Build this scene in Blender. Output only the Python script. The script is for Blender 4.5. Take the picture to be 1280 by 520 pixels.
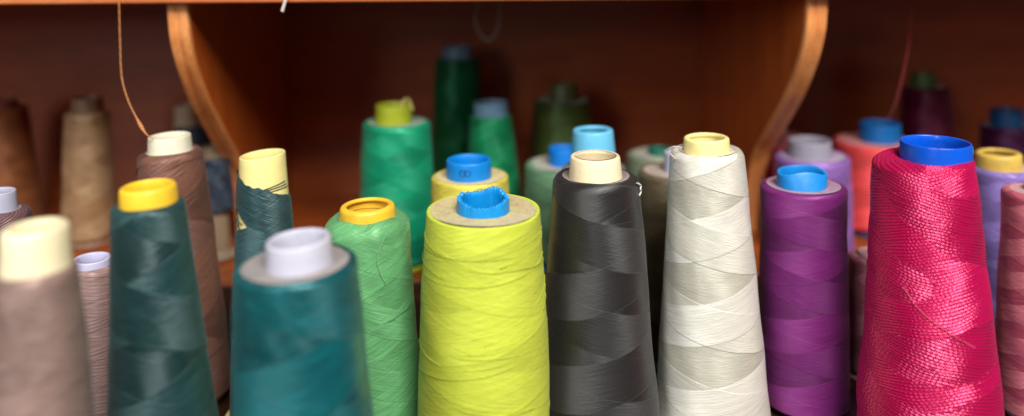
import bpy, math, random
import numpy as np
from math import radians, sin, cos, pi, atan2
from mathutils import Vector, Euler, Matrix

for o in list(bpy.data.objects):
    bpy.data.objects.remove(o)
scene = bpy.context.scene
COL = scene.collection

# ------------------------------------------------------------------ camera
cam_data = bpy.data.cameras.new("camera")
cam = bpy.data.objects.new("camera", cam_data)
COL.objects.link(cam)
cam.location = (0, 0, 0.225)
cam.rotation_euler = (Matrix.Rotation(radians(-2.1), 3, 'Z') @ Matrix.Rotation(radians(90 - 3), 3, 'X')
                      @ Matrix.Rotation(radians(-0.38), 3, 'Z')).to_euler()
cam_data.lens = 27.0
cam_data.sensor_width = 36.0
cam_data.shift_y = -(260 - 5.3) / 1280.0
cam_data.clip_start = 0.01
cam_data.clip_end = 50
cam_data.dof.use_dof = True
cam_data.dof.focus_distance = 0.347
cam_data.dof.aperture_fstop = 2.7
cam_data.dof.aperture_blades = 0
scene.camera = cam

# ------------------------------------------------------------------ world, lamps, exposure
world = bpy.data.worlds.new("World")
scene.world = world
world.use_nodes = True
bg = world.node_tree.nodes["Background"]
bg.inputs[0].default_value = (1.0, 0.93, 0.86, 1)
bg.inputs[1].default_value = 0.085


def area_lamp(name, loc, target, sx, sy, power, color):
    L = bpy.data.lights.new(name, 'AREA')
    L.shape = 'RECTANGLE'
    L.size, L.size_y = sx, sy
    L.energy = power
    L.color = color
    o = bpy.data.objects.new(name, L)
    COL.objects.link(o)
    o.location = loc
    o.rotation_euler = (Vector(target) - Vector(loc)).to_track_quat('-Z', 'Y').to_euler()
    return o


area_lamp("window_light", (0.36, -0.80, 1.36), (0.0, 0.38, 0.1), 0.8, 0.7, 54, (1.0, 0.965, 0.92))
area_lamp("side_window_light", (-0.75, -0.9, 0.75), (0.0, 0.38, 0.1), 0.35, 0.9, 9, (0.93, 0.97, 1.0))

vs = scene.view_settings
scene.display_settings.display_device = 'sRGB'
vs.view_transform = 'Standard'
vs.look = 'None'
vs.exposure = 0.0
vs.gamma = 1.0
vs.use_curve_mapping = False
scene.render.engine = 'CYCLES'
scene.cycles.use_denoising = True
try:
    scene.cycles.denoiser = 'OPENIMAGEDENOISE'
except Exception:
    pass
scene.cycles.max_bounces = 6
scene.cycles.caustics_reflective = False
scene.cycles.caustics_refractive = False


# ------------------------------------------------------------------ helpers
def lin(rgb):
    out = []
    for c in rgb:
        c = c / 255.0
        out.append(c / 12.92 if c <= 0.04045 else ((c + 0.055) / 1.055) ** 2.4)
    return tuple(out) + (1.0,)


class NT:
    def __init__(self, name):
        self.mat = bpy.data.materials.new(name)
        self.mat.use_nodes = True
        self.t = self.mat.node_tree
        self.t.nodes.clear()
        self.out = self.t.nodes.new('ShaderNodeOutputMaterial')
        self.bsdf = self.t.nodes.new('ShaderNodeBsdfPrincipled')
        self.t.links.new(self.bsdf.outputs[0], self.out.inputs[0])

    def node(self, kind):
        return self.t.nodes.new(kind)

    def put(self, sock, v):
        if isinstance(v, bpy.types.NodeSocket):
            self.t.links.new(v, sock)
        else:
            sock.default_value = v

    def set(self, name, v):
        self.put(self.bsdf.inputs[name], v)

    def m(self, op, a, b=0.0, c=0.0, clamp=False):
        n = self.node('ShaderNodeMath')
        n.operation = op
        n.use_clamp = clamp
        self.put(n.inputs[0], a)
        self.put(n.inputs[1], b)
        self.put(n.inputs[2], c)
        return n.outputs[0]

    def mix(self, f, a, b, mode='MIX'):
        n = self.node('ShaderNodeMix')
        n.data_type = 'RGBA'
        n.blend_type = mode
        self.put(n.inputs[0], f)
        self.put(n.inputs[6], a)
        self.put(n.inputs[7], b)
        return n.outputs[2]

    def mixf(self, f, a, b):
        n = self.node('ShaderNodeMix')
        n.data_type = 'FLOAT'
        self.put(n.inputs[0], f)
        self.put(n.inputs[2], a)
        self.put(n.inputs[3], b)
        return n.outputs[0]

    def xyz(self, x, y, z=0.0):
        n = self.node('ShaderNodeCombineXYZ')
        self.put(n.inputs[0], x)
        self.put(n.inputs[1], y)
        self.put(n.inputs[2], z)
        return n.outputs[0]

    def sep(self, v):
        n = self.node('ShaderNodeSeparateXYZ')
        self.put(n.inputs[0], v)
        return n.outputs

    def noise(self, vec, scale=1.0, detail=2.0, rough=0.5):
        n = self.node('ShaderNodeTexNoise')
        self.put(n.inputs['Vector'], vec)
        n.inputs['Scale'].default_value = scale
        n.inputs['Detail'].default_value = detail
        n.inputs['Roughness'].default_value = rough
        return n.outputs['Fac']

    def remap(self, v, a, b, c, d, smooth=False):
        n = self.node('ShaderNodeMapRange')
        n.interpolation_type = 'SMOOTHSTEP' if smooth else 'LINEAR'
        self.put(n.inputs[0], v)
        for i, x in enumerate((a, b, c, d)):
            self.put(n.inputs[1 + i], x)
        return n.outputs[0]

    def bump(self, h, dist, strength=1.0, normal=None):
        n = self.node('ShaderNodeBump')
        self.put(n.inputs['Strength'], strength)
        n.inputs['Distance'].default_value = dist
        self.put(n.inputs['Height'], h)
        if normal is not None:
            self.put(n.inputs['Normal'], normal)
        return n.outputs[0]


def mesh_obj(name, verts, faces, mat, parent=None, smooth=True, uv=None):
    me = bpy.data.meshes.new(name)
    me.from_pydata([tuple(v) for v in verts], [], faces)
    if uv is not None:
        l = me.uv_layers.new(name="UVMap")
        l.data.foreach_set('uv', np.asarray(uv, dtype=np.float32).ravel())
    me.materials.append(mat)
    if smooth:
        me.polygons.foreach_set('use_smooth', [True] * len(me.polygons))
    me.update()
    o = bpy.data.objects.new(name, me)
    COL.objects.link(o)
    if parent:
        o.parent = parent
    return o


def grid_obj(name, co, mat, parent=None, wrap=True, uv=None, keep=None, attr=None):
    """co: (rows, cols, 3) array; columns close round when wrap."""
    R, C = co.shape[:2]
    me = bpy.data.meshes.new(name)
    nc = C if wrap else C - 1
    i = np.arange(R - 1)[:, None]
    j = np.arange(nc)[None, :]
    j2 = (j + 1) % C
    a, b, c, d = i * C + j, i * C + j2, (i + 1) * C + j2, (i + 1) * C + j
    quads = np.stack([a, b, c, d], -1).reshape(-1, 4)
    if uv is not None:                                   # uv: (u per column edge (nc+1), v per (row, col))
        U, V = uv
        Vw = np.concatenate([V, V[:, :1]], 1) if wrap else V
        Ul = np.broadcast_to(U[None, :], Vw.shape)
        G = np.stack([Ul, Vw], -1)
        luv = np.stack([G[:-1, :-1], G[:-1, 1:], G[1:, 1:], G[1:, :-1]], 2).reshape(-1, 4, 2)
    if keep is not None:
        k = keep.reshape(-1)
        quads = quads[k]
        if uv is not None:
            luv = luv[k]
    n = len(quads)
    me.vertices.add(R * C)
    me.vertices.foreach_set('co', co.astype(np.float32).ravel())
    me.loops.add(n * 4)
    me.loops.foreach_set('vertex_index', quads.astype(np.int32).ravel())
    me.polygons.add(n)
    me.polygons.foreach_set('loop_start', (np.arange(n) * 4).astype(np.int32))
    me.update(calc_edges=True)
    me.polygons.foreach_set('use_smooth', np.ones(n, dtype=bool))
    if uv is not None:
        l = me.uv_layers.new(name="UVMap")
        l.data.foreach_set('uv', luv.astype(np.float32).ravel())
    if attr is not None:
        at = me.attributes.new('fibre_dir', 'FLOAT', 'POINT')
        at.data.foreach_set('value', attr.astype(np.float32).ravel())
    me.materials.append(mat)
    me.validate()
    me.update()
    o = bpy.data.objects.new(name, me)
    COL.objects.link(o)
    if parent:
        o.parent = parent
    return o


def catmull(pts, n):
    p = [Vector(q) for q in pts]
    p = [p[0] * 2 - p[1]] + p + [p[-1] * 2 - p[-2]]
    out = []
    segs = len(p) - 3
    for k in range(n + 1):
        t = k / n * segs
        i = min(int(t), segs - 1)
        t -= i
        a, b, c, d = p[i:i + 4]
        out.append(0.5 * ((2 * b) + (c - a) * t + (2 * a - 5 * b + 4 * c - d) * t * t + (3 * b - a - 3 * c + d) * t ** 3))
    return out


def tube_obj(name, pts, rad, mat, parent=None, sides=6):
    """a round cord through the points; rad is a number or a function of 0..1"""
    n = len(pts)
    rows = []
    for i, p in enumerate(pts):
        t = (pts[min(i + 1, n - 1)] - pts[max(i - 1, 0)]).normalized()
        a = t.cross(Vector((0, 0.31, 0.95)))
        if a.length < 1e-3:
            a = t.cross(Vector((1, 0, 0)))
        a.normalize()
        b = t.cross(a)
        r = rad(i / (n - 1)) if callable(rad) else rad
        rows.append([p + (a * cos(2 * pi * k / sides) + b * sin(2 * pi * k / sides)) * r for k in range(sides)])
    co = np.array(rows, dtype=float)
    U = np.linspace(0, 1, sides + 1)
    V = np.repeat(np.linspace(0, n * 0.001, n)[:, None], sides, 1)
    return grid_obj(name, co, mat, parent, uv=(U, V))


def box(name, lo, hi, mat, parent, bevel=0.0012):
    import bmesh
    bm = bmesh.new()
    bmesh.ops.create_cube(bm, size=1)
    for v in bm.verts:
        v.co = Vector([(lo[i] + hi[i]) / 2 + v.co[i] * (hi[i] - lo[i]) for i in range(3)])
    bmesh.ops.bevel(bm, geom=bm.edges[:], offset=bevel, segments=3, affect='EDGES', profile=0.6)
    me = bpy.data.meshes.new(name)
    bm.to_mesh(me)
    bm.free()
    me.materials.append(mat)
    o = bpy.data.objects.new(name, me)
    COL.objects.link(o)
    o.parent = parent
    return o


def empty(name, loc=(0, 0, 0)):
    o = bpy.data.objects.new(name, None)
    o.empty_display_size = 0.01
    COL.objects.link(o)
    o.location = loc
    return o


def tag(o, label, cat, group=None):
    o['label'] = label
    o['category'] = cat
    if group:
        o['group'] = group


# ------------------------------------------------------------------ wood
def wood(name, dark, light, axis, coat=0.35, rough=0.4, contrast=1.0):
    n = NT(name)
    tc = n.node('ShaderNodeTexCoord').outputs['Object']
    x, y, z = n.sep(tc)
    s = {'x': (6, 60, 60), 'y': (60, 6, 60), 'z': (60, 60, 6)}[axis]
    wob = n.noise(tc, 14, 2)
    v = n.xyz(n.m('ADD', n.m('MULTIPLY', x, s[0]), n.m('MULTIPLY', wob, 1.2)),
              n.m('ADD', n.m('MULTIPLY', y, s[1]), n.m('MULTIPLY', wob, 1.2)), n.m('MULTIPLY', z, s[2]))
    g1 = n.noise(v, 1.0, 4, 0.6)
    fine = n.noise(v, 7.0, 3, 0.7)
    pores = n.noise(v, 22.0, 2, 0.5)
    f = n.remap(n.m('ADD', n.m('MULTIPLY', g1, 0.65), n.m('MULTIPLY', fine, 0.35)), 0.5 - 0.2 / contrast, 0.5 + 0.2 / contrast, 0, 1, True)
    col = n.mix(f, lin(dark), lin(light))
    p = n.remap(pores, 0.60, 0.72, 0, 0.45, True)
    col = n.mix(p, col, lin([c * 0.5 for c in dark]))
    n.set('Base Color', col)
    n.set('Roughness', n.remap(fine, 0.3, 0.7, rough - 0.08, rough + 0.12))
    n.set('Coat Weight', coat)
    n.set('Coat Roughness', 0.22)
    h = n.m('SUBTRACT', n.m('MULTIPLY', fine, 0.5), n.m('MULTIPLY', p, 0.8))
    n.set('Normal', n.bump(h, 0.0004, 0.6))
    return n.mat


W_PANEL = wood("varnished panel wood", (134, 56, 17), (166, 82, 29), 'x')
W_BOARD = wood("varnished board wood", (130, 56, 16), (164, 80, 28), 'x')
W_GAP_SHADE = wood("shade painted ledge wood", (46, 22, 12), (70, 36, 18), 'x')  # darker copy of the wood, painting in the shade between the cones
W_SIDE = wood("varnished bracket wood", (168, 70, 20), (200, 98, 35), 'z', contrast=0.8)
W_EDGE = wood("bracket edge wood", (204, 116, 58), (236, 160, 96), 'z', coat=0.2, rough=0.42)
W_LIP = wood("shelf lip wood", (176, 90, 42), (212, 126, 68), 'x', coat=0.2)

shelf = empty("wooden_shelf", (0, 0.42, 0))
tag(shelf, "open reddish brown wooden shelf with curved divider brackets holding all the thread cones", "shelf")
SO = Vector((0, 0.42, 0))
box("front_ledge", (-0.62, 0.10 - 0.42, -0.018), (0.66, 0.4545 - 0.42, 0.0), W_GAP_SHADE, shelf)
box("shade_riser", (-0.62, 0.4518 - 0.42, 0.0003), (0.66, 0.4545 - 0.42, 0.0348), W_GAP_SHADE, shelf, 0.0005)  # thin dark sheet added so the board front looks shaded in the gaps
box("base_board", (-0.62, 0.455 - 0.42, -0.018), (0.66, 0.6295 - 0.42, 0.035), W_BOARD, shelf)
box("back_panel", (-0.62, 0.63 - 0.42, -0.018), (0.66, 0.642 - 0.42, 0.224), W_PANEL, shelf)
box("top_board", (-0.62, 0.413 - 0.42, 0.2052), (0.66, 0.6295 - 0.42, 0.2245), W_LIP, shelf, 0.0015)

CURVE = [(0, 0.0, 0.2050), (0, 0.0008, 0.195), (0, 0.0034, 0.183), (0, 0.0125, 0.166), (0, 0.030, 0.1445), (0, 0.0575, 0.119),
         (0, 0.083, 0.0955), (0, 0.097, 0.070), (0, 0.103, 0.050), (0, 0.105, 0.0353)]
SEC = [(0.0, 0.0012), (0.03, 0.0004), (0.09, 0.0), (0.36, 0.0), (0.41, 0.0006), (0.46, 0.0009), (0.51, 0.0006), (0.56, 0.0), (0.91, 0.0), (0.97, 0.0004), (1.0, 0.0012)]


def bracket(x0, x1):
    pts = catmull(CURVE, 90)
    side_v, side_f = [], []
    n = len(pts)
    yb = 0.2093
    for p in pts:
        side_v += [(x0, p.y + 0.0042, p.z), (x1, p.y + 0.0042, p.z), (x1, yb, p.z), (x0, yb, p.z)]
    for i in range(n - 1):
        for k in range(4):
            a, b = i * 4 + k, i * 4 + (k + 1) % 4
            side_f.append((a, b, b + 4, a + 4))
    side_f.append((3, 2, 1, 0))
    side_f.append(tuple((n - 1) * 4 + k for k in range(4)))
    b = mesh_obj("bracket", side_v, side_f, W_SIDE, shelf, smooth=False)
    rows = []
    for i, p in enumerate(pts):
        t = (pts[min(i + 1, n - 1)] - pts[max(i - 1, 0)]).normalized()
        nrm = Vector((0, t.z, -t.y))                     # into the wood
        if nrm.y < 0:
            nrm = -nrm
        row = [(x0 - 0.0002 + 0.0001, p.y + 0.0042, p.z)]
        for s, dpt in SEC:
            q = p + nrm * dpt
            row.append((x0 - 0.0001 + (x1 - x0 + 0.0002) * s, q.y, q.z))
        row.append((x1 + 0.0001, p.y + 0.0042, p.z))
        rows.append(row)
    grid_obj("edging", np.array(rows), W_EDGE, b, wrap=False)
    return b


bracket(-0.1712, -0.1602)
bracket(0.1802, 0.1918)


# ------------------------------------------------------------------ thread, plastic and paper materials
def thread_mat(name, rgb, r, P=0.04, n=2, w1=0.5, w2=0.5, tone=0.10, aniso=0.8, rough=0.42, fine=0.0007, streak=0.30,
               rib=0.0, rib_amp=0.0, ph=(0.0, 0.0), tint=0.55, spec=0.5, sheen=0.08, rgb2=None, use_attr=False, warp=0.04, lumps=0.5, metal=0.18, hb=None, wc=0.45, bumpk=0.5, alen=0.012, step=0.16, lines=0.3, fa=1.5):
    """cross-wound thread: layered helical ribbons that run one way or the other; the sheen follows the fibre"""
    t = NT(name)
    uvn = t.node('ShaderNodeUVMap')
    uvn.uv_map = "UVMap"
    U, V, _ = t.sep(uvn.outputs[0])
    tc = t.node('ShaderNodeTexCoord').outputs['Object']
    alpha = math.atan(P / (2 * pi * r))
    big = t.noise(tc, 38, 2)
    wv = t.m('MULTIPLY', t.m('SUBTRACT', big, 0.5), warp * 3)
    zp = t.m('DIVIDE', V, P)
    if use_attr:
        at = t.node('ShaderNodeAttribute')
        at.attribute_name = 'fibre_dir'
        s = at.outputs['Fac']                              # 0 or 1
        layer = s
        cf = s
    else:
        A = t.m('ADD', t.m('MULTIPLY', t.m('ADD', U, zp), n), t.m('ADD', wv, ph[0]))
        B = t.m('ADD', t.m('MULTIPLY', t.m('SUBTRACT', U, t.m('MULTIPLY', zp, 0.93)), n), t.m('ADD', wv, ph[1]))
        C = t.m('ADD', t.m('DIVIDE', V, hb or P * 0.55), t.m('ADD', wv, t.m('MULTIPLY', U, 0.25)))

        def pulse(x, w):
            f = t.m('FRACT', x)
            a = t.remap(f, 0.0, 0.012, 0, 1)
            b = t.remap(f, w, w + 0.012, 1, 0)
            return t.m('MULTIPLY', a, b)
        p1, p2, p3 = pulse(A, w1), pulse(B, w2), pulse(C, wc)
        hs = t.m('FRACT', t.m('MULTIPLY', t.m('SINE', t.m('ADD', t.m('MULTIPLY', t.m('FLOOR', A), 12.9898), t.m('MULTIPLY', t.m('FLOOR', B), 78.233))), 437.585))
        over = t.m('GREATER_THAN', hs, 0.5)
        a_top = t.m('MULTIPLY', p1, t.m('SUBTRACT', 1.0, t.m('MULTIPLY', p2, over)))
        b_top = t.m('MULTIPLY', p2, t.m('SUBTRACT', 1.0, a_top))
        rest = t.m('SUBTRACT', 1.0, t.m('ADD', a_top, b_top))
        # 1 = rising fibres, 0 = falling fibres, between = nearly level ones
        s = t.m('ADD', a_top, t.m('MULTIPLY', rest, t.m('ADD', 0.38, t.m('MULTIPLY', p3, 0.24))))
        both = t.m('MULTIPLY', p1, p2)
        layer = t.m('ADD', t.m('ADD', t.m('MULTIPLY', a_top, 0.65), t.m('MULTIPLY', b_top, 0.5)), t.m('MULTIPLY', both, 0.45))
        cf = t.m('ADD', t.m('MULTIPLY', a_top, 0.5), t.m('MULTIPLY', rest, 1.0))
    d = t.m('SUBTRACT', t.m('MULTIPLY', s, 2.0), 1.0)      # -1 .. 1
    arc = t.m('MULTIPLY', U, 2 * pi * r)
    across = t.m('SUBTRACT', t.m('MULTIPLY', V, cos(alpha)), t.m('MULTIPLY', t.m('MULTIPLY', arc, d), -sin(alpha)))
    along = t.m('ADD', t.m('MULTIPLY', arc, cos(alpha)), t.m('MULTIPLY', t.m('MULTIPLY', V, d), sin(alpha)))
    fib = t.noise(t.xyz(t.m('DIVIDE', across, fine), t.m('DIVIDE', along, alen), t.m('MULTIPLY', layer, 9.0)), 1.0, 3, 0.62)
    cloud = t.noise(t.xyz(t.m('DIVIDE', across, fine * 8), t.m('DIVIDE', along, 0.03), t.m('MULTIPLY', layer, 5.0)), 1.0, 2)
    base = t.mix(cf, lin(rgb), lin(rgb2 if rgb2 else [c * (1 - tone) for c in rgb]))  # second tone per ribbon: two-tone thread, plus fibre sheen painted into the colour
    # single turns that ride over the rest, in both directions
    ride = None
    for sg in (1.0, -1.0):
        ac = t.m('ADD', t.m('MULTIPLY', V, cos(alpha)), t.m('MULTIPLY', arc, sg * sin(alpha)))
        al = t.m('SUBTRACT', t.m('MULTIPLY', arc, cos(alpha)), t.m('MULTIPLY', V, sg * sin(alpha)))
        nn = t.noise(t.xyz(t.m('DIVIDE', ac, 0.0042), t.m('DIVIDE', al, 0.11), 3.0 + sg), 1.0, 1, 0.4)
        g = t.remap(t.m('ABSOLUTE', t.m('SUBTRACT', nn, 0.5)), 0.0, 0.035, 1.0, 0.0)
        ride = g if ride is None else t.m('MAXIMUM', ride, g)
    k = t.m('ADD', t.m('ADD', t.m('MULTIPLY', ride, 0.07 * lines), t.remap(fib, 0.28, 0.72, 1 - streak, 1 + streak * 0.55)), t.remap(cloud, 0.3, 0.7, -streak * 0.3, streak * 0.3))
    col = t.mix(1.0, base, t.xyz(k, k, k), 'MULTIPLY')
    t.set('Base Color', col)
    t.set('Roughness', t.remap(fib, 0.3, 0.7, rough + 0.06, rough - 0.06))
    t.set('Anisotropic', aniso)
    t.set('Metallic', metal)
    t.set('Anisotropic Rotation', t.m('ADD', 0.25, t.m('MULTIPLY', d, alpha * fa / (2 * pi))))
    tan = t.node('ShaderNodeTangent')
    tan.direction_type = 'UV_MAP'
    tan.uv_map = "UVMap"
    t.set('Tangent', tan.outputs[0])
    t.set('Specular IOR Level', spec)
    mx = max(rgb) / 255.0
    sat = [c / 255.0 / max(mx, 0.05) for c in rgb]
    t.set('Specular Tint', tuple(1 - tint + tint * c for c in sat) + (1.0,))
    t.set('Sheen Weight', sheen)
    t.set('Sheen Roughness', 0.45)
    t.set('Sheen Tint', tuple(0.35 + 0.65 * c for c in sat) + (1.0,))
    h = t.m('MULTIPLY', t.m('SUBTRACT', fib, 0.5), 0.28 * bumpk)
    if not use_attr:
        h = t.m('ADD', h, t.m('MULTIPLY', layer, step))
    h = t.m('ADD', h, t.m('MULTIPLY', cloud, 0.18 * lumps))
    h = t.m('ADD', h, t.m('MULTIPLY', ride, 0.22 * lines))
    if rib > 0:
        wob = t.m('MULTIPLY', fib, 0.5)
        ribw = t.m('SINE', t.m('ADD', t.m('MULTIPLY', across, 2 * pi / rib), wob))
        h = t.m('ADD', h, t.m('MULTIPLY', ribw, rib_amp))
    t.set('Normal', t.bump(h, 0.001, 1.0))
    return t.mat


def plastic_mat(name, rgb, rough=0.40, soft=0.12, dirt=0.35):
    t = NT(name)
    tc = t.node('ShaderNodeTexCoord').outputs['Object']
    a = t.noise(tc, 220, 4, 0.65)
    b = t.noise(tc, 60, 3, 0.6)
    f = t.remap(b, 0.45, 0.72, 0, dirt, True)
    col = t.mix(f, lin(rgb), lin([c * 0.72 for c in rgb]))
    sp = t.remap(a, 0.66, 0.74, 0, dirt * 0.8, True)
    col = t.mix(sp, col, lin((96, 78, 62)))
    t.set('Base Color', col)
    t.set('Roughness', t.remap(a, 0.3, 0.7, rough - 0.06, rough + 0.1))
    if soft > 0:
        t.set('Subsurface Weight', soft)
        t.set('Subsurface Radius', (1.0, 0.8, 0.6))
        t.set('Subsurface Scale', 0.002)
    t.set('Normal', t.bump(t.m('ADD', a, t.m('MULTIPLY', b, 2.0)), 0.00025, 0.5))
    return t.mat


def end_mat(name, rgb, thread_rgb):
    """the dusty wound end of the thread: turns seen end on, lint and specks"""
    t = NT(name)
    tc = t.node('ShaderNodeTexCoord').outputs['Object']
    x, y, z = t.sep(tc)
    rad = t.m('SQRT', t.m('ADD', t.m('MULTIPLY', x, x), t.m('MULTIPLY', y, y)))
    ang = t.m('ARCTAN2', y, t.m('MULTIPLY', x, -1.0))
    ring = t.noise(t.xyz(t.m('DIVIDE', rad, 0.0005), t.m('MULTIPLY', ang, 5.0), 0), 1.0, 3, 0.6)
    lint = t.noise(tc, 420, 4, 0.7)
    blot = t.noise(tc, 110, 3, 0.6)
    col = t.mix(t.remap(blot, 0.35, 0.7, 0.05, 0.55), lin(rgb), lin(thread_rgb))
    k = t.m('ADD', t.remap(ring, 0.3, 0.7, 0.72, 1.1), t.remap(lint, 0.3, 0.7, -0.18, 0.18))
    col = t.mix(1.0, col, t.xyz(k, k, k), 'MULTIPLY')
    speck = t.remap(lint, 0.67, 0.72, 0, 0.6, True)
    col = t.mix(speck, col, lin((70, 52, 46)))
    t.set('Base Color', col)
    t.set('Roughness', 0.9)
    t.set('Sheen Weight', 0.35)
    h = t.m('ADD', t.m('MULTIPLY', ring, 0.5), t.m('MULTIPLY', lint, 0.7))
    t.set('Normal', t.bump(h, 0.0008, 0.9))
    return t.mat


# ------------------------------------------------------------------ the cones
# name: x, y, lean, z of thread top, base radius, top radius, core top z, core top radius, core radius lower, z there, core x offset
G = {
    'mauve_front': (-0.1442, 0.243, 1.2, 0.1306, 0.0223, 0.0113, 0.1433, 0.0094, 0.0105, 0.1306, -0.0004),
    'lilac_edge': (-0.2358, 0.37, 1.92, 0.1093, 0.0219, 0.0132, 0.118, 0.0066, 0.0073, 0.1093, 0.0004),
    'mauve_rib': (-0.1777, 0.345, 1.0, 0.0914, 0.0165, 0.0104, 0.0943, 0.0078, 0.0082, 0.0925, -0.0007),
    'dark_teal': (-0.122, 0.29, -2.13, 0.1355, 0.0232, 0.0126, 0.142, 0.0098, 0.0106, 0.1355, 0.0003),
    'brown': (-0.1571, 0.395, -1.65, 0.1304, 0.0243, 0.0155, 0.1379, 0.0101, 0.0112, 0.1304, -0.0002),
    'tan_back': (-0.3537, 0.57, 0.5, 0.088, 0.0252, 0.0168, 0.0939, 0.0097, 0.0102, 0.088, 0.0003),
    'beige_back': (-0.2748, 0.535, 0.66, 0.0904, 0.0182, 0.0138, 0.1001, 0.0096, 0.0106, 0.0904, 0.0003),
    'slate_far': (-0.2192, 0.58, -0.63, 0.0711, 0.0173, 0.012, 0.0862, 0.0083, 0.0094, 0.0711, -0.0035),
    'slate_mid': (-0.1725, 0.5, -2.09, 0.0656, 0.0116, 0.0086, 0.073, 0.0068, 0.0077, 0.0656, -0.0015),
    'bare': (-0.1078, 0.375, -0.45, 0.1175, 0.0216, 0.0126, 0.1329, 0.0108, 0.0117, 0.1175, 0.0001),
    'teal_front': (-0.0624, 0.265, -1.81, 0.1209, 0.0267, 0.0209, 0.1294, 0.011, 0.0115, 0.1209, 0.0013),
    'lightgreen': (-0.0519, 0.347, -1.13, 0.1107, 0.0227, 0.0193, 0.1155, 0.0123, 0.0131, 0.1107, 0.0003),
    'emerald': (-0.0565, 0.487, 0.27, 0.0902, 0.0252, 0.0215, 0.1011, 0.0113, 0.0116, 0.0902, -0.0019),
    'darkgreen': (-0.0215, 0.58, 0.59, 0.1192, 0.0218, 0.0168, 0.128, 0.0115, 0.0121, 0.1192, 0.0),
    'midgreen': (0.0068, 0.52, -2.08, 0.0864, 0.0215, 0.0142, 0.0952, 0.0115, 0.0117, 0.0864, 0.0005),
    'paleyellow': (-0.0078, 0.405, -0.1, 0.1125, 0.0251, 0.0204, 0.1213, 0.0119, 0.0121, 0.1125, -0.0007),
    'lime': (-0.0016, 0.326, 0.27, 0.1196, 0.029, 0.0244, 0.1257, 0.0112, 0.0114, 0.1196, 0.0),
    'olive': (0.058, 0.57, 0.18, 0.0883, 0.0266, 0.0213, 0.0999, 0.0102, 0.0114, 0.0883, 0.0006),
    'sage': (0.0508, 0.485, -0.29, 0.0623, 0.0272, 0.0245, 0.0721, 0.0097, 0.01, 0.0623, 0.0001),
    'skyblue': (0.0611, 0.41, -1.19, 0.1146, 0.0263, 0.0174, 0.1347, 0.0108, 0.0134, 0.1146, 0.0001),
    'black': (0.0524, 0.35, -0.54, 0.1267, 0.0294, 0.0198, 0.1359, 0.0114, 0.0124, 0.1267, -0.0002),
    'greysage': (0.1146, 0.5, -0.19, 0.0641, 0.0228, 0.0198, 0.0674, 0.0073, 0.0076, 0.0641, 0.0011),
    'taupe': (0.1091, 0.43, -0.57, 0.1065, 0.0242, 0.0205, 0.1171, 0.0067, 0.0069, 0.1065, 0.001),
    'white': (0.1096, 0.36, -1.44, 0.135, 0.0278, 0.017, 0.141, 0.0106, 0.0108, 0.135, -0.0002),
    'purple': (0.1615, 0.376, -0.77, 0.113, 0.0225, 0.0203, 0.1199, 0.0117, 0.0119, 0.113, -0.0008),
    'lilac': (0.2144, 0.487, -1.46, 0.0637, 0.0253, 0.0231, 0.0738, 0.0131, 0.0136, 0.0637, -0.0014),
    'crimson': (0.2237, 0.55, -1.48, 0.0567, 0.0189, 0.0152, 0.0638, 0.0083, 0.0086, 0.0567, 0.0001),
    'coral': (0.2781, 0.53, -1.55, 0.0628, 0.0287, 0.0271, 0.0748, 0.0133, 0.0139, 0.0628, 0.0042),
    'maroon': (0.3396, 0.57, -2.01, 0.0943, 0.022, 0.0165, 0.1039, 0.0088, 0.0094, 0.0943, -0.0017),
    'hotpink': (0.1975, 0.325, -2.53, 0.1379, 0.0309, 0.0196, 0.1448, 0.0139, 0.0143, 0.1379, 0.0055),
    'lavender': (0.2972, 0.42, -2.28, 0.1079, 0.021, 0.0174, 0.1158, 0.0114, 0.0116, 0.1079, -0.0017),
    'rose_edge': (0.2712, 0.36, -1.7, 0.1129, 0.018, 0.0138, 0.1156, 0.008, 0.0084, 0.1129, 0.0052),
    'darkpurple': (0.3963, 0.56, -3.15, 0.0656, 0.0196, 0.0166, 0.0767, 0.0111, 0.0114, 0.0656, 0.001),
    'short': (0.2088, 0.4, -1.78, 0.067, 0.0133, 0.0109, 0.0688, 0.0059, 0.0061, 0.067, 0.0001),
}


def lumpf(phi, z, seed, amp):
    rg = random.Random(seed)
    h = np.zeros(np.broadcast(phi, z).shape)
    for _ in range(9):
        k = rg.choice([0, 1, 1, 2, 2, 3, 4])
        w = rg.uniform(20, 170)
        h = h + rg.uniform(0.3, 1) * np.sin(k * phi + w * z + rg.uniform(0, 6.28))
    return h * amp / 3.0


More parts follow.
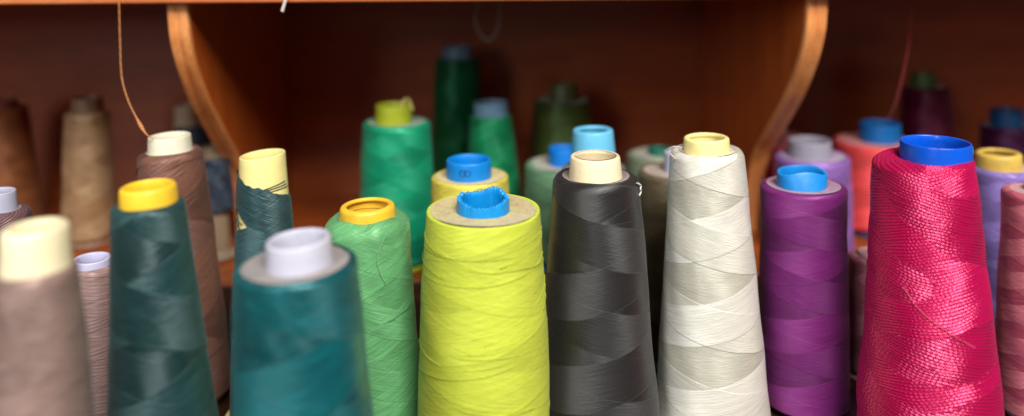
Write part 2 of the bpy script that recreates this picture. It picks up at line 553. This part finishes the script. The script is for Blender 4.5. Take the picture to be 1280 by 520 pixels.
def make_thread(c, mat, cols, rows, seed, lump=0.00035, fillet=0.0028, bulge=0.0, z0=0.004, top=None, keep=None, shell=None, zend=None):
    x, y, lean, zt, rb, rt, zc, rc, rcb, zcb, off = c
    zt2 = zt
    f = fillet
    nf = 8
    zs = list(np.linspace(z0 + 0.001, zt2 - f, rows))
    R = rb + (rt - rb) * np.array(zs) / zt
    R = R + bulge * np.sin(pi * np.array(zs) / zt)
    prof = [(R[0] - 0.0018, z0)] + list(zip(R, zs))
    r1 = R[-1]
    for q in range(1, nf + 1):
        a = q / nf * pi / 2
        prof.append((r1 - f * (1 - cos(a)) * 0.9, zt2 - f + f * sin(a)))
    prof.append((prof[-1][0] - 0.0012, zt2 - 0.0004))
    pr = np.array(prof)
    phi = pi / 2 + np.arange(cols) * 2 * pi / cols             # seam at the back
    ph, zz = phi[None, :], pr[:, 1][:, None]
    rr = pr[:, 0][:, None] + lumpf(ph, zz, seed, lump) + lumpf(ph * 3, zz * 2.3, seed + 7, lump * 0.35)
    zz = np.broadcast_to(zz, rr.shape) + 0.0 * rr
    edge = np.clip((zz - (zt - 0.006)) / 0.006, 0, 1)
    zz = zz + edge * lumpf(ph, zz * 0, seed + 3, lump * 1.2)
    co = np.stack([rr * np.cos(ph), rr * np.sin(ph), zz], -1)
    U = np.linspace(0, 1, cols + 1)
    return grid_obj("thread", co, mat, None, uv=(U, np.broadcast_to(pr[:, 1][:, None], rr.shape)))


def lathe(name, prof, mat, parent, cols=72, mod=None, off=0.0):
    pr = np.array(prof)
    phi = np.arange(cols) * 2 * pi / cols
    rr = np.repeat(pr[:, 0][:, None], cols, 1)
    zz = np.repeat(pr[:, 1][:, None], cols, 1)
    xx, yy = rr * np.cos(phi)[None, :], rr * np.sin(phi)[None, :]
    if mod:
        xx, yy, zz = mod(xx, yy, zz, phi[None, :])
    co = np.stack([xx + off, yy, zz], -1)
    o = grid_obj(name, co, mat, parent, uv=(np.linspace(0, 1, cols + 1), zz))
    return o


def make_core(c, mat, parent, wall=0.0014, lip=0.0, mod=None, cols=72, flange=True, roundtop=0.0005, wedge=0.0):
    x, y, lean, zt, rb, rt, zc, rc, rcb, zcb, off = c
    slope = (rcb - rc) / max(zc - zcb, 0.004)
    slope = min(max(slope, 0.02), (rb - 0.004 - rc) / zc if rb - 0.004 > rc else 0.05)
    r0 = rc + slope * zc
    r0 = min(r0, rb - 0.0025)
    e = roundtop
    def ro(z):
        return rc + (r0 - rc) * (zc - z) / zc
    prof = []
    if flange:
        prof += [(r0 - wall, 0.0002), (rb + 0.0005, 0.0002), (rb + 0.0008, 0.0012), (rb + 0.0004, 0.0026), (r0 + 0.001, 0.003)]
    else:
        prof += [(r0 - wall, 0.0002), (r0, 0.0002)]
    for q in np.linspace(0.004, zc - e - 0.0002, 34):
        prof.append((ro(q), q))
    for a in (20, 45, 70, 90):
        a = radians(a)
        prof.append((rc - e + e * cos(a), zc - e + e * sin(a)))
    rin = rc - wall - lip
    if lip > 0:
        prof += [(rc - 0.002, zc + 0.0001), (rin + 0.0004, zc - 0.0001), (rin, zc - 0.0006), (rin + 0.0002, zc - 0.0016), (rc - wall, zc - 0.0022)]
    else:
        prof += [(rin + 0.0003, zc), (rin, zc - 0.0005)]
    for q in np.linspace(zc - 0.003, 0.001, 12):
        prof.append((ro(q) - wall, q))
    return lathe("core", prof, mat, parent, cols, mod, off)


def make_end(c, mat, parent, cols=96, dish=0.0006, seed=1, fillet=0.0028):
    x, y, lean, zt, rb, rt, zc, rc, rcb, zcb, off = c
    ro = rt - 0.9 * fillet - 0.0007
    n = 22
    phi = np.arange(cols) * 2 * pi / cols
    slope = (rcb - rc) / max(zc - zcb, 0.004)
    ri = min(rc + max(slope, 0.0) * (zc - zt) - 0.0004, ro - 0.002)
    rows = []
    for i in range(n + 1):
        t = i / n
        # ring that runs from the outer circle to the (possibly off-centre) core
        xx = (ro * (1 - t) + ri * t) * np.cos(phi) + off * t
        yy = (ro * (1 - t) + ri * t) * np.sin(phi)
        zz = zt - 0.0001 - dish * np.sin(min(1, t * 1.4) * pi / 2) + lumpf(phi, np.full_like(phi, t * 0.03), seed + 5, 0.00025)
        rows.append(np.stack([xx, yy, zz], -1))
    co = np.array(rows)
    return grid_obj("wound_end", co, mat, parent, uv=(np.linspace(0, 1, cols + 1), np.repeat(np.linspace(0, 1, n + 1)[:, None], cols, 1)))


def surf(c, phid, z, lift=0.0003, bulge=0.0):
    """point on the wound surface; phid 0 = towards the room, + = to the right"""
    zt, rb, rt = c[3], c[4], c[5]
    r = rb + (rt - rb) * z / zt + bulge * sin(pi * z / zt) + lift
    a = radians(phid) - pi / 2
    return Vector((r * cos(a), r * sin(a), z))


def strand(c, pts, mat, parent, rad=0.00026, lift=0.0004, bulge=0.0, n=60):
    p = catmull([Vector((a, z, l if l is not None else lift)) for a, z, l in [(q + (None,))[:3] for q in pts]], n)
    w = [surf(c, q.x, q.y, q.z, bulge) for q in p]
    return tube_obj("loose_strand", w, rad, mat, parent, sides=6)


def cord_mat(name, rgb, rough=0.6, alpha=1.0):
    t = NT(name)
    uvn = t.node('ShaderNodeUVMap')
    uvn.uv_map = "UVMap"
    U, V, _ = t.sep(uvn.outputs[0])
    tw = t.m('SINE', t.m('ADD', t.m('MULTIPLY', V, 2600.0), t.m('MULTIPLY', U, 2 * pi)))
    k = t.remap(tw, -1, 1, 0.7, 1.1)
    t.set('Base Color', t.mix(1.0, lin(rgb), t.xyz(k, k, k), 'MULTIPLY'))
    t.set('Roughness', rough)
    t.set('Sheen Weight', 0.3)
    t.set('Normal', t.bump(tw, 0.0002, 0.6))
    return t.mat


GROUP = "thread cones standing on the shelf"


def cone(key, label, rgb, core_rgb, end_rgb=None, cols=128, rows=110, seed=1, core=None, thread=None, lump=0.00035,
         fillet=0.0028, bulge=0.0, custom=None, end=True, dish=0.0006, core_mat=None, z0=0.004):
    c = G[key]
    x, y, lean = c[:3]
    e = empty("thread_cone", (x, y, (0.0351 if y > 0.48 else 0.0001) + c[4] * abs(sin(radians(lean)))))
    e.rotation_euler = (0, radians(lean), 0)
    tag(e, label, "thread cone", GROUP)
    nm = key.replace('_', ' ')
    rmid = (c[4] + c[5]) / 2
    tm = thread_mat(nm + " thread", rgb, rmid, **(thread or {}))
    if custom:
        th = custom(c, tm)
    else:
        th = make_thread(c, tm, cols, rows, seed, lump, fillet, bulge, z0)
    th.parent = e
    pm = plastic_mat(nm + " core", core_rgb, **(core_mat or {}))
    co = make_core(c, pm, e, **(core or {}))
    en = None
    if end:
        em = end_mat(nm + " end", end_rgb or (158, 138, 122), rgb)
        en = make_end(c, em, e, seed=seed, dish=dish, fillet=fillet)
    return dict(e=e, th=th, core=co, end=en, c=c, tm=tm, cm=pm)


def add_strands(k, seed, count, rgb=None, zlo=0.02, rad=0.00024, tilt=(-0.012, 0.012), bulge=0.0):
    rg = random.Random(seed)
    c = k['c']
    m = cord_mat("strand", rgb) if rgb else k['tm']
    for _ in range(count):
        a0 = rg.uniform(-110, 10)
        a1 = a0 + rg.uniform(70, 190)
        z0 = rg.uniform(zlo, c[3] - 0.012)
        dz = rg.uniform(*tilt)
        pts = []
        for q in range(6):
            t = q / 5
            z = z0 + dz * t + rg.uniform(-0.0004, 0.0004)
            z = min(max(z, 0.006), c[3] - 0.004)
            pts.append((a0 + (a1 - a0) * t, z, -0.0002 if q in (0, 5) else rg.uniform(0.0001, 0.0004)))
        strand(c, pts, m, k['th'], rad, bulge=bulge)


# --- front and sharp rows
def broken_rim(xx, yy, zz, phi):
    """snapped-off tube top: ragged along the rim, a deep bite at the left back"""
    top = np.clip((zz - (G['lime'][6] - 0.006)) / 0.006, 0, 1)
    a = np.degrees(phi)                                     # 270 = towards the room
    keys = [0, 12, 20, 30, 38, 44, 60, 78, 84, 100, 118, 128, 150, 160, 166, 185, 205, 225, 250, 275, 300, 318, 335, 345, 360]
    drop = [0.8, 0.3, 1.4, 1.0, 0.1, -0.5, -0.6, -0.4, 0.8, 1.4, 1.7, 1.4, 0.9, -0.1, 0.6, 0.9, 1.4, 2.1, 2.7, 2.5, 2.2, 1.6, 0.8, 1.2, 0.8]
    dr = np.interp(a, keys, drop) * 0.001
    zz = zz - top * (dr + 0.00028 * np.sin(phi * 23) * np.sin(phi * 7 + 2) + 0.0003 * np.sin(phi * 41 + 1))
    inw = 1 - 0.06 * top * np.clip(np.sin(phi * 5 + 0.6) + 0.4 * np.sin(phi * 11), 0, 1)
    xx, yy = xx * inw, yy * inw
    return xx, yy, zz


def crushed_rim(xx, yy, zz, phi):
    """tube top squeezed and folded towards the back right"""
    top = np.clip((zz - (G['purple'][6] - 0.010)) / 0.010, 0, 1)
    s = np.sin(phi + 0.25)
    zz = zz + top * (-0.0007 * np.cos(2 * phi + 0.5) + 0.0006 * np.sin(3 * phi))
    yy = yy * (1 - 0.22 * top) + top * 0.0012 * np.cos(2.5 * xx / 0.0126)
    xx = xx * (1 + 0.05 * top)
    return xx, yy, zz


def tilt_rim(key, kx, ky=0.0, h=0.012):
    def f(xx, yy, zz, phi):
        top = np.clip((zz - (G[key][6] - h)) / h, 0, 1)
        return xx, yy, zz + top * (kx * xx + ky * yy)
    return f


k = cone('mauve_front', "greyish mauve thread cone with thick cream tube, blurred at front left corner", (148, 122, 113), (244, 232, 190),
         core=dict(wall=0.0028, roundtop=0.0016, mod=tilt_rim('mauve_front', 0.05)), seed=11, thread=dict(P=0.03, w1=0.6), end=True)
k = cone('lilac_edge', "dusky mauve thread cone with a lilac grey tube, cut off at the left edge", (112, 82, 84), (172, 172, 192),
         seed=12, thread=dict(rib=0.0011, rib_amp=0.12), fillet=0.004)
k = cone('mauve_rib', "narrow mauve cone of ribbed cord with pale lilac tube end, left of dark teal", (148, 120, 115), (188, 186, 214),
         seed=13, thread=dict(rib=0.0015, rib_amp=0.03, tone=0.03, P=0.012, metal=0.0, n=1, w1=0.9), rows=150, end=False, core=dict(wall=0.0022))
k = cone('dark_teal', "slim dark teal thread cone with a bright yellow tube", (40, 74, 76), (250, 200, 50),
         core=dict(wall=0.0018, roundtop=0.0012, mod=tilt_rim('dark_teal', -0.0)), seed=14, cols=160,
         thread=dict(P=0.04, fa=1.8, w1=0.5, tone=0.2, aniso=0.85, rough=0.46, spec=0.9, tint=0.45, metal=0.2, n=1, alen=0.007, streak=0.4, wc=0.2, ph=(0.3, 0.1)))
k = cone('brown', "reddish brown thread cone with a white tube that an orange thread dangles into", (118, 80, 66), (226, 220, 196),
         seed=15, cols=160, rows=140, fillet=0.0035, thread=dict(P=0.06, w1=0.45, n=1, tone=0.22, ph=(0.2, 0.6), metal=0.08, alen=0.008), core=dict(wall=0.0016, flange=False), lump=0.0005)
add_strands(k, 5, 9, tilt=(0.006, 0.02))


def sparse(c, tm):
    """a nearly used-up cone: a thin sleeve of thread with a slanting top edge and bare windows"""
    x, y, lean, zt, rb, rt, zc, rc, rcb, zcb, off = c
    slope = min(max((rcb - rc) / (zc - zcb), 0.02), (rb - 0.004 - rc) / zc)
    cols, rows = 220, 190
    phi = pi / 2 + np.arange(cols) * 2 * pi / cols
    a = (np.degrees(phi) + 90 + 180) % 360 - 180             # 0 = towards the room, + = right
    topz = 0.1195 + 0.0064 * np.clip(-a / 80, -1.2, 1.2) + 0.0006 * np.sin(np.radians(a * 5)) + 0.0003 * np.sin(np.radians(a * 17))
    t = np.linspace(0, 1, rows)[:, None]
    zz = 0.005 + (topz[None, :] - 0.005) * t
    rcore = rc + slope * (zc - zz)
    rr = rcore + 0.0009 + (rb - 0.0225 + 0.0016) * (1 - t) + lumpf(phi[None, :], zz, 77, 0.00012)
    rr = np.where(t > 0.97, rr - (t - 0.97) / 0.03 * 0.0003, rr)
    co = np.stack([rr * np.cos(phi)[None, :], rr * np.sin(phi)[None, :], zz], -1)
    A, Z = np.broadcast_to(a[None, :], zz.shape), zz
    # windows left bare between two ribbons of thread
    hole = (A > -112) & (A < -22) & (Z < 0.1170 - 0.0155 * (A + 95) / 73) & (Z > 0.0945 + 0.0060 * (A + 95) / 73)
    hole |= (A > -100) & (A < -20) & (Z < 0.060 - 0.004 * (A + 100) / 48) & (Z > 0.0455)
    keep = ~hole[:-1, :]
    U = np.linspace(0, 1, cols + 1)
    return grid_obj("thread", co, tm, None, uv=(U, zz), keep=keep)


k = cone('bare', "nearly empty slate teal cone with bare pale yellow tube showing through", (52, 84, 88), (240, 226, 150),
         seed=16, custom=sparse, end=False, core=dict(wall=0.0016, mod=tilt_rim('bare', 0.08)),
         thread=dict(P=0.04, tone=0.3, spec=0.9, aniso=0.85, fine=0.0008, streak=0.45, n=1))
for q, (a0, z0, a1, z1) in enumerate([(-5, .1172, 75, .1203), (5, .1172, 80, .1187), (-90, .104, -35, .1015), (-92, .1065, -40, .0985), (-60, .1085, -44, .0975), (-75, .109, -66, .0975), (15, .1165, 85, .1172), (20, .116, 82, .1128)]):
    pc = k['c']
    sl = (pc[8] - pc[7]) / (pc[6] - pc[9])
    P_ = [surf(((0, 0, 0, pc[6], pc[7] + sl * pc[6], pc[7])), a0 + (a1 - a0) * t / 20, z0 + (z1 - z0) * t / 20 + 0.0004 * sin(t / 20 * pi), 0.0003) for t in range(21)]
    tube_obj("loose_strand", P_, 0.0002, k['tm'], k['th'])
k = cone('teal_front', "wide blurred teal thread cone with an open lilac white tube, front row", (12, 96, 102), (192, 191, 206), (150, 126, 120),
         core=dict(wall=0.0017, roundtop=0.0008, mod=tilt_rim('teal_front', 0.03)), seed=17, cols=160,
         thread=dict(P=0.045, fa=1.8, w1=0.5, tone=0.2, aniso=0.88, rough=0.38, spec=0.9, tint=0.5, ph=(0.15, 0.5), metal=0.2, n=1, streak=0.45, fine=0.001, wc=0.2), fillet=0.0022)
k = cone('lightgreen', "light green thread cone with a yellow tube that has a thick inward rim", (104, 172, 112), (236, 186, 52), (140, 150, 116),
         core=dict(wall=0.0014, lip=0.0016, roundtop=0.0016), seed=18, cols=200, rows=170, fillet=0.0065, lump=0.0007,
         thread=dict(P=0.055, w1=0.5, tone=0.08, fine=0.0007, streak=0.3, metal=0.1, bumpk=0.6, alen=0.008, n=2, ph=(0.62, 0.2)), dish=0.0)
add_strands(k, 9, 4, tilt=(0.004, 0.016), rad=0.00016)
strand(k['c'], [(34, .1075, .0002), (26, .1035, .0008), (20, .098, .0005), (23, .091, .0006), (30, .085, .0002)], cord_mat("pale green strand", (140, 200, 135)), k['th'], 0.00014)
k = cone('paleyellow', "pale yellow thread cone with a whole blue tube, right behind the lime cone", (222, 206, 84), (8, 126, 208), (196, 172, 120),
         core=dict(wall=0.0016, roundtop=0.0008), seed=19, thread=dict(P=0.045, tone=0.06), fillet=0.0016)
for a_ in (-14, -3):
    pc_ = pyk_c = k['c']
    rr_ = pc_[7] + 0.0001
    pts_ = []
    for q in range(17):
        w_ = q / 16 * 2 * pi
        ph_ = radians(a_ - 90) + cos(w_) * 0.0016 / rr_
        pts_.append(Vector((pc_[10] + rr_ * cos(ph_), rr_ * sin(ph_), pc_[6] - 0.0046 + 0.0017 * sin(w_))))
    tube_obj("embossed_mark", pts_, 0.00032, plastic_mat("mark plastic", (8, 78, 150)), k['core'], sides=5)
k = cone('lime', "lime yellow thread cone with a broken jagged blue tube and dusty flat top", (202, 214, 72), (8, 136, 206), (184, 152, 118),
         core=dict(wall=0.0018, roundtop=0.0003, mod=broken_rim, cols=240), seed=20, cols=220, rows=200, fillet=0.0008, bulge=0.0012, lump=0.0003,
         thread=dict(P=0.04, n=1, w1=0.42, w2=0.5, tone=0.06, streak=0.16, fine=0.0006, aniso=0.6, rough=0.5, spec=0.35, tint=0.3, metal=0.08, bumpk=0.5, hb=0.02, lines=0.3, lumps=0.2, alen=0.007, ph=(0.35, 0.55)), dish=0.0007)
add_strands(k, 77, 8, tilt=(-0.006, 0.012), rad=0.00012, bulge=0.0012)
for pts in ([(-86, .1105), (-60, .1078), (-25, .1062), (-5, .1066), (30, .1092), (60, .1112), (88, .112)],
            [(-80, .1062), (-40, .1062), (0, .1063), (40, .1068)], [(-88, .082), (-60, .077), (-35, .0725), (-10, .069)],
            [(-10, .075), (30, .0795), (60, .0852), (88, .0905)], [(0, .0725), (40, .0775), (86, .087)], [(10, .0705), (50, .0768), (84, .0832)],
            [(15, .103), (50, .1062), (86, .110)], [(-70, .095), (-20, .0955), (30, .0975), (80, .102)], [(-85, .064), (-30, .062), (40, .066), (85, .072)]):
    strand(k['c'], pts, k['tm'], k['th'], 0.00017, 0.00008, 0.0012)
k = cone('skyblue', "grey thread cone whose light sky blue tube sticks up behind the black cone", (120, 118, 112), (104, 186, 222),
         core=dict(wall=0.0022, roundtop=0.0008, lip=0.001), seed=21)
k = cone('black', "charcoal black thread cone with a cream tube", (38, 37, 37), (240, 222, 184), (122, 96, 86),
         core=dict(wall=0.0014, roundtop=0.0009, lip=0.0004), seed=22, cols=200, rows=170, fillet=0.004, lump=0.0005,
         thread=dict(P=0.038, n=1, fa=2.0, lines=0.12, w1=0.5, w2=0.5, wc=0.4, tone=0.15, aniso=0.8, rough=0.5, spec=0.8, tint=0.2, streak=0.22, metal=0.15, alen=0.008, warp=0.02, bumpk=0.4, ph=(0.1, 0.75)))
strand(k['c'], [(58, .1255, .0002), (64, .1243, .0007), (69, .1232, .0008), (65, .1220, .0008), (69, .1207, .0007), (63, .1192, .0002)], cord_mat("white frayed strand", (232, 226, 215)), k['th'], 0.0004)
k = cone('taupe', "taupe thread cone with a dusty pink top, half hidden behind the white cone", (116, 102, 78), (176, 176, 200), (178, 152, 138), seed=23)
k = cone('white', "silky off-white thread cone with a pale yellow tube and broad satin bands", (229, 226, 214), (246, 230, 156), (196, 176, 166),
         core=dict(wall=0.0018, roundtop=0.0011, lip=0.0008), seed=24, cols=220, rows=200, fillet=0.0035,
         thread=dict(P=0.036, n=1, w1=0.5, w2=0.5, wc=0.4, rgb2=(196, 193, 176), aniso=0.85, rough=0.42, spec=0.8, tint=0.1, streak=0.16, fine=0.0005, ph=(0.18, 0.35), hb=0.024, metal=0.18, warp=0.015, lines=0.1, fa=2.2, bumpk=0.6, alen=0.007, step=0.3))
wc = k['c']
strand(wc, [(-70, .1325, .0004), (-78, .1345, .002), (-80, .1365, .003), (-70, .1385, .0015), (-66, .1378, -.002)], cord_mat("white wisp", (214, 204, 198)), k['th'], 0.00035)
k = cone('purple', "purple thread cone with a bent cyan blue tube", (128, 45, 120), (22, 132, 208), (168, 122, 140),
         core=dict(wall=0.0015, roundtop=0.0006, mod=crushed_rim, cols=120, flange=False), seed=25, cols=200, rows=170, fillet=0.0022,
         thread=dict(P=0.031, n=1, fa=2.0, lines=0.15, w1=0.5, w2=0.5, wc=0.3, tone=0.2, hb=0.018, bumpk=0.4, alen=0.008, warp=0.02, aniso=0.75, rough=0.48, spec=0.5, tint=0.4, streak=0.22, metal=0.2, ph=(0.7, 0.15)), z0=0.003)


def cord_cone(c, tm):
    """thick two-ply rayon cord: every turn is modelled, crossing turns lie over one another"""
    x, y, lean, zt, rb, rt, zc, rc, rcb, zcb, off = c
    cols, rows = 660, 860
    nfil = 70
    phi = pi / 2 + np.arange(cols) * 2 * pi / cols
    f = 0.0034
    zs = np.linspace(0.004, zt - f, rows)
    R = rb + (rt - rb) * zs / zt - 0.0007
    ang = np.linspace(0, pi / 2, nfil + 1)[1:]
    r_f = R[-1] - f * 1.25 * (1 - np.cos(ang))
    z_f = zt - f + f * np.sin(ang)
    n3 = 40
    r_t = np.linspace(r_f[-1], rc + 0.0005, n3 + 1)[1:]
    z_t = np.full(n3, zt) - np.linspace(0, 1, n3) * 0.0012
    pr = np.concatenate([R, r_f, r_t])
    pz = np.concatenate([zs, z_f, z_t])
    dl = np.concatenate([[0], np.cumsum(np.hypot(np.diff(pr), np.diff(pz)))]) + 0.004
    rm = 0.029
    al = radians(10.5)
    pitch = 0.00128
    L = dl[:, None]
    u = (phi[None, :] - pi / 2)
    arc = u * rm

    def layer(s, o):
        wobble = 0.00035 * np.sin(u * 3 + L * 130 + o) + 0.00025 * np.sin(u * 7 - L * 310 + 2 * o)
        acr = L * cos(al) + s * arc * sin(al) + wobble
        q = acr / pitch
        fr = q - np.floor(q)
        idn = np.floor(q)
        rnd = np.sin(idn * 12.9898 + o * 7.1) * 43758.5453
        rnd = rnd - np.floor(rnd)
        prof = np.sqrt(np.clip(1 - (2 * fr - 1) ** 2, 0, 1))
        alg = arc * cos(al) - s * L * sin(al)
        ply = np.sin(2 * pi * (alg / 0.0021 + fr * 0.9 + rnd * 3))
        return 0.00066 * prof + 0.00008 * ply * prof + 0.00016 * (rnd - 0.5)

    def field(sd):
        rg = random.Random(sd)
        h = np.zeros((len(dl), cols))
        for _ in range(12):
            kk = rg.choice([1, 1, 2, 2, 3])
            sg = rg.choice([-1, 1])
            h = h + np.sin(kk * u * sg + L * rg.uniform(60, 240) + rg.uniform(0, 6.28))
        return h * 0.0003
    h1, h2 = layer(1, 0.3), layer(-1, 1.9)
    o1, o2 = field(3), field(8)
    w = ((h1 - h2) * 0.35 + (o1 - o2) > -0.00012)
    h = np.where(w, h1, h2) + np.maximum(o1, o2) * 0.35
    lowz = lumpf(u, L, 5, 0.0005)
    h = h + lowz
    # displace along the profile normal
    tr = np.gradient(pr)
    tz = np.gradient(pz)
    ln = np.hypot(tr, tz) + 1e-9
    nr, nz = (tz / ln)[:, None], (-tr / ln)[:, None]
    h = h * np.clip((len(dl) - np.arange(len(dl)))[:, None] / 30, 0, 1)
    rr = pr[:, None] + h * nr
    zz = pz[:, None] + h * nz
    # the top closes on the tube, which sits off centre
    t = np.clip((np.arange(len(dl)) - rows - 8) / (nfil + n3 - 8), 0, 1)[:, None]
    co = np.stack([rr * np.cos(phi)[None, :] + off * t, rr * np.sin(phi)[None, :], zz], -1)
    U = np.linspace(0, 1, cols + 1)
    return grid_obj("thread", co, tm, None, uv=(U, np.broadcast_to(dl[:, None], rr.shape)), attr=w.astype(float))


k = cone('hotpink', "large hot pink cone of thick glossy twisted cord with a wide royal blue tube", (200, 3, 84), (6, 84, 204),
         seed=26, custom=cord_cone, end=False, core=dict(wall=0.0009, roundtop=0.0004, mod=tilt_rim('hotpink', -0.03, 0.0), cols=120), core_mat=dict(rough=0.3),
         thread=dict(P=0.03, tone=0.05, use_attr=True, aniso=0.5, rough=0.28, spec=1.0, tint=0.3, streak=0.12, metal=0.35, bumpk=0.2))
strand(k['c'], [(-50, .088, .0008), (-35, .080, .0012), (-15, .073, .0012), (5, .067, .001), (12, .065, .0004)], cord_mat("pink strand", (236, 70, 112)), k['th'], 0.00018)
tab = lathe("tab", [(0.0, -0.0016), (0.0016, -0.0014), (0.0021, 0), (0.0016, 0.0016), (0.0, 0.0018)], plastic_mat("tab plastic", (20, 140, 190)), k['e'], 20)
tab.location = (k['c'][10] + 0.0172, 0.003, k['c'][6] - 0.0065)
tab.scale = (0.8, 0.8, 1.6)
k = cone('rose_edge', "two-tone rose pink thread cone at the right edge beside the hot pink cone", (202, 110, 124), (176, 172, 190), (176, 128, 130),
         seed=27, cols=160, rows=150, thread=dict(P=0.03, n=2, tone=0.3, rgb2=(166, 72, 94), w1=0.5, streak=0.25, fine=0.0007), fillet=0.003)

# --- middle and far rows
k = cone('lilac', "lilac thread cone with a grey tube, directly behind the purple cone", (150, 106, 184), (146, 142, 156), (156, 132, 150), seed=30)
k = cone('coral', "coral pink thread cone with a blue tube under the hanging red thread", (255, 88, 90), (14, 110, 184), (226, 120, 112), seed=31, thread=dict(P=0.05, tone=0.1))
k = cone('lavender', "lavender thread cone with a wide dull yellow tube, behind the hot pink cone's right side", (140, 118, 190), (214, 178, 84), (186, 160, 150), seed=32, core=dict(roundtop=0.0015, lip=0.002))
k = cone('emerald', "emerald green thread cone with an olive lime tube and a curl of loose yellow thread", (20, 156, 112), (164, 172, 40), (120, 140, 110), seed=33,
         thread=dict(P=0.055, tone=0.15, aniso=0.8, spec=0.7))
ec = k['c']
tube_obj("loose_strand", catmull([(0.002, -0.006, ec[6] - 0.004), (0.004, -0.009, ec[6] + 0.0005), (0.006, -0.006, ec[6] + 0.004), (0.0085, -0.004, ec[6] + 0.003), (0.0105, -0.005, ec[6] - 0.003)], 24), 0.0008, cord_mat("yellow curl", (196, 176, 96)), k['core'])
k = cone('sage', "pale sage green thread cone with a blue tube, half hidden behind the black cone", (116, 160, 122), (10, 116, 206), (168, 150, 138), seed=34)
k = cone('midgreen', "medium green thread cone with a blue grey tube, right of the darkest green cone", (20, 132, 82), (104, 138, 164), None, seed=35, thread=dict(tone=0.15))
k = cone('darkgreen', "tall dark green thread cone with a blue grey tube, tallest against the back panel", (12, 96, 54), (104, 138, 164), None, seed=36)
k = cone('olive', "olive green thread cone with an olive tube against the back panel", (66, 86, 36), (84, 92, 52), (90, 96, 50), seed=37)
k = cone('greysage', "grey green thread cone with a small dark green tube, behind the taupe cone", (140, 152, 124), (22, 104, 84), (160, 146, 130), seed=38)
k = cone('crimson', "crimson thread cone mostly hidden behind the right bracket and lilac cone", (170, 44, 66), (150, 90, 92), None, seed=39)
k = cone('maroon', "dark maroon thread cone with a green tube against the back panel", (82, 16, 44), (72, 98, 44), None, seed=40)
k = cone('darkpurple', "dark violet thread cone with a deep blue tube in the far right shadow", (56, 16, 54), (14, 70, 118), None, seed=41)
k = cone('short', "short dull pink thread cone squeezed low between the purple and hot pink cones", (150, 84, 98), (160, 120, 124), (178, 140, 144), seed=42)
k = cone('tan_back', "blurred tan brown thread cone at the far left back", (156, 96, 58), (140, 74, 50), (140, 92, 62), seed=43)
k = cone('beige_back', "blurred beige thread cone with a tan tube and painted-in light patches, back left", (146, 112, 78), (132, 98, 74), None, seed=44,
         thread=dict(P=0.05, tone=0.3, rgb2=(166, 134, 100), aniso=0.7))  # paler second tone paints lit patches into the thread colour
k = cone('slate_far', "slate blue thread cone with a cream tube, deepest behind the left bracket", (46, 54, 68), (176, 156, 130), None, seed=45)


def half_used(c, tm):
    """wound only on the upper part: the cream tube flares out bare below"""
    return make_thread(c, tm, 128, 80, 46, z0=0.031)


k = cone('slate_mid', "slate thread cone with bare cream tube flaring out below, between brown cone and left bracket", (46, 55, 68), (132, 112, 90), None, seed=46, custom=half_used)

# ------------------------------------------------------------------ threads hanging in the shelf
o = tube_obj("hanging_thread", catmull([(-.1911, .4085, .2300), (-.1909, .4085, .2200), (-.1907, .4085, .2076), (-.1901, .407, .1867), (-.1885, .404, .1682), (-.1829, .398, .1566), (-.1757, .392, .1474),
                                        (-.1690, .3855, .1418), (-.1650, .3845, .1392)], 90),
             lambda t: 0.0003 + 0.0006 * math.exp(-((t - 0.80) / 0.05) ** 2), cord_mat("orange thread", (206, 128, 62)))
tag(o, "thin orange brown thread hanging from the shelf lip into the brown cone's white tube", "thread")
o = tube_obj("hanging_thread", catmull([(.2573, .45, .2044), (.2571, .455, .1725), (.2567, .465, .1414), (.2574, .477, .1243)], 50), 0.00065, cord_mat("red thread", (140, 22, 28)))
tag(o, "dark red thread hanging down to the coral cone's blue tube", "thread")
o = tube_obj("hanging_thread", catmull([(-.1040, .4115, .2120), (-.1046, .4113, .2084), (-.1058, .411, .2045), (-.1069, .411, .2008)], 16), lambda t: 0.0005 + 0.0003 * t, cord_mat("white thread", (236, 228, 216)))
tag(o, "short white thread end poking below the shelf lip, right of the left bracket", "thread")
o = tube_obj("hanging_thread", catmull([(-.0030, .52, .2044), (-.0046, .52, .1960), (-.006, .52, .1873), (-.0028, .52, .178), (.0037, .52, .1735), (.0092, .52, .1817), (.0108, .52, .195), (.0115, .52, .2044)], 60), 0.0008, cord_mat("grey thread", (168, 152, 142)))
tag(o, "blurred grey loop of thread hanging near the back panel above the dark green cone", "thread")
o = tube_obj("hanging_thread", catmull([(.1826, .355, .082), (.1800, .350, .072), (.1788, .347, .058), (.1795, .346, .046), (.1782, .345, .036), (.1770, .344, .031)], 50), 0.0003, cord_mat("rust thread", (150, 70, 40)))
tag(o, "loose rust coloured thread curving down in the gap between purple and hot pink cones", "thread")
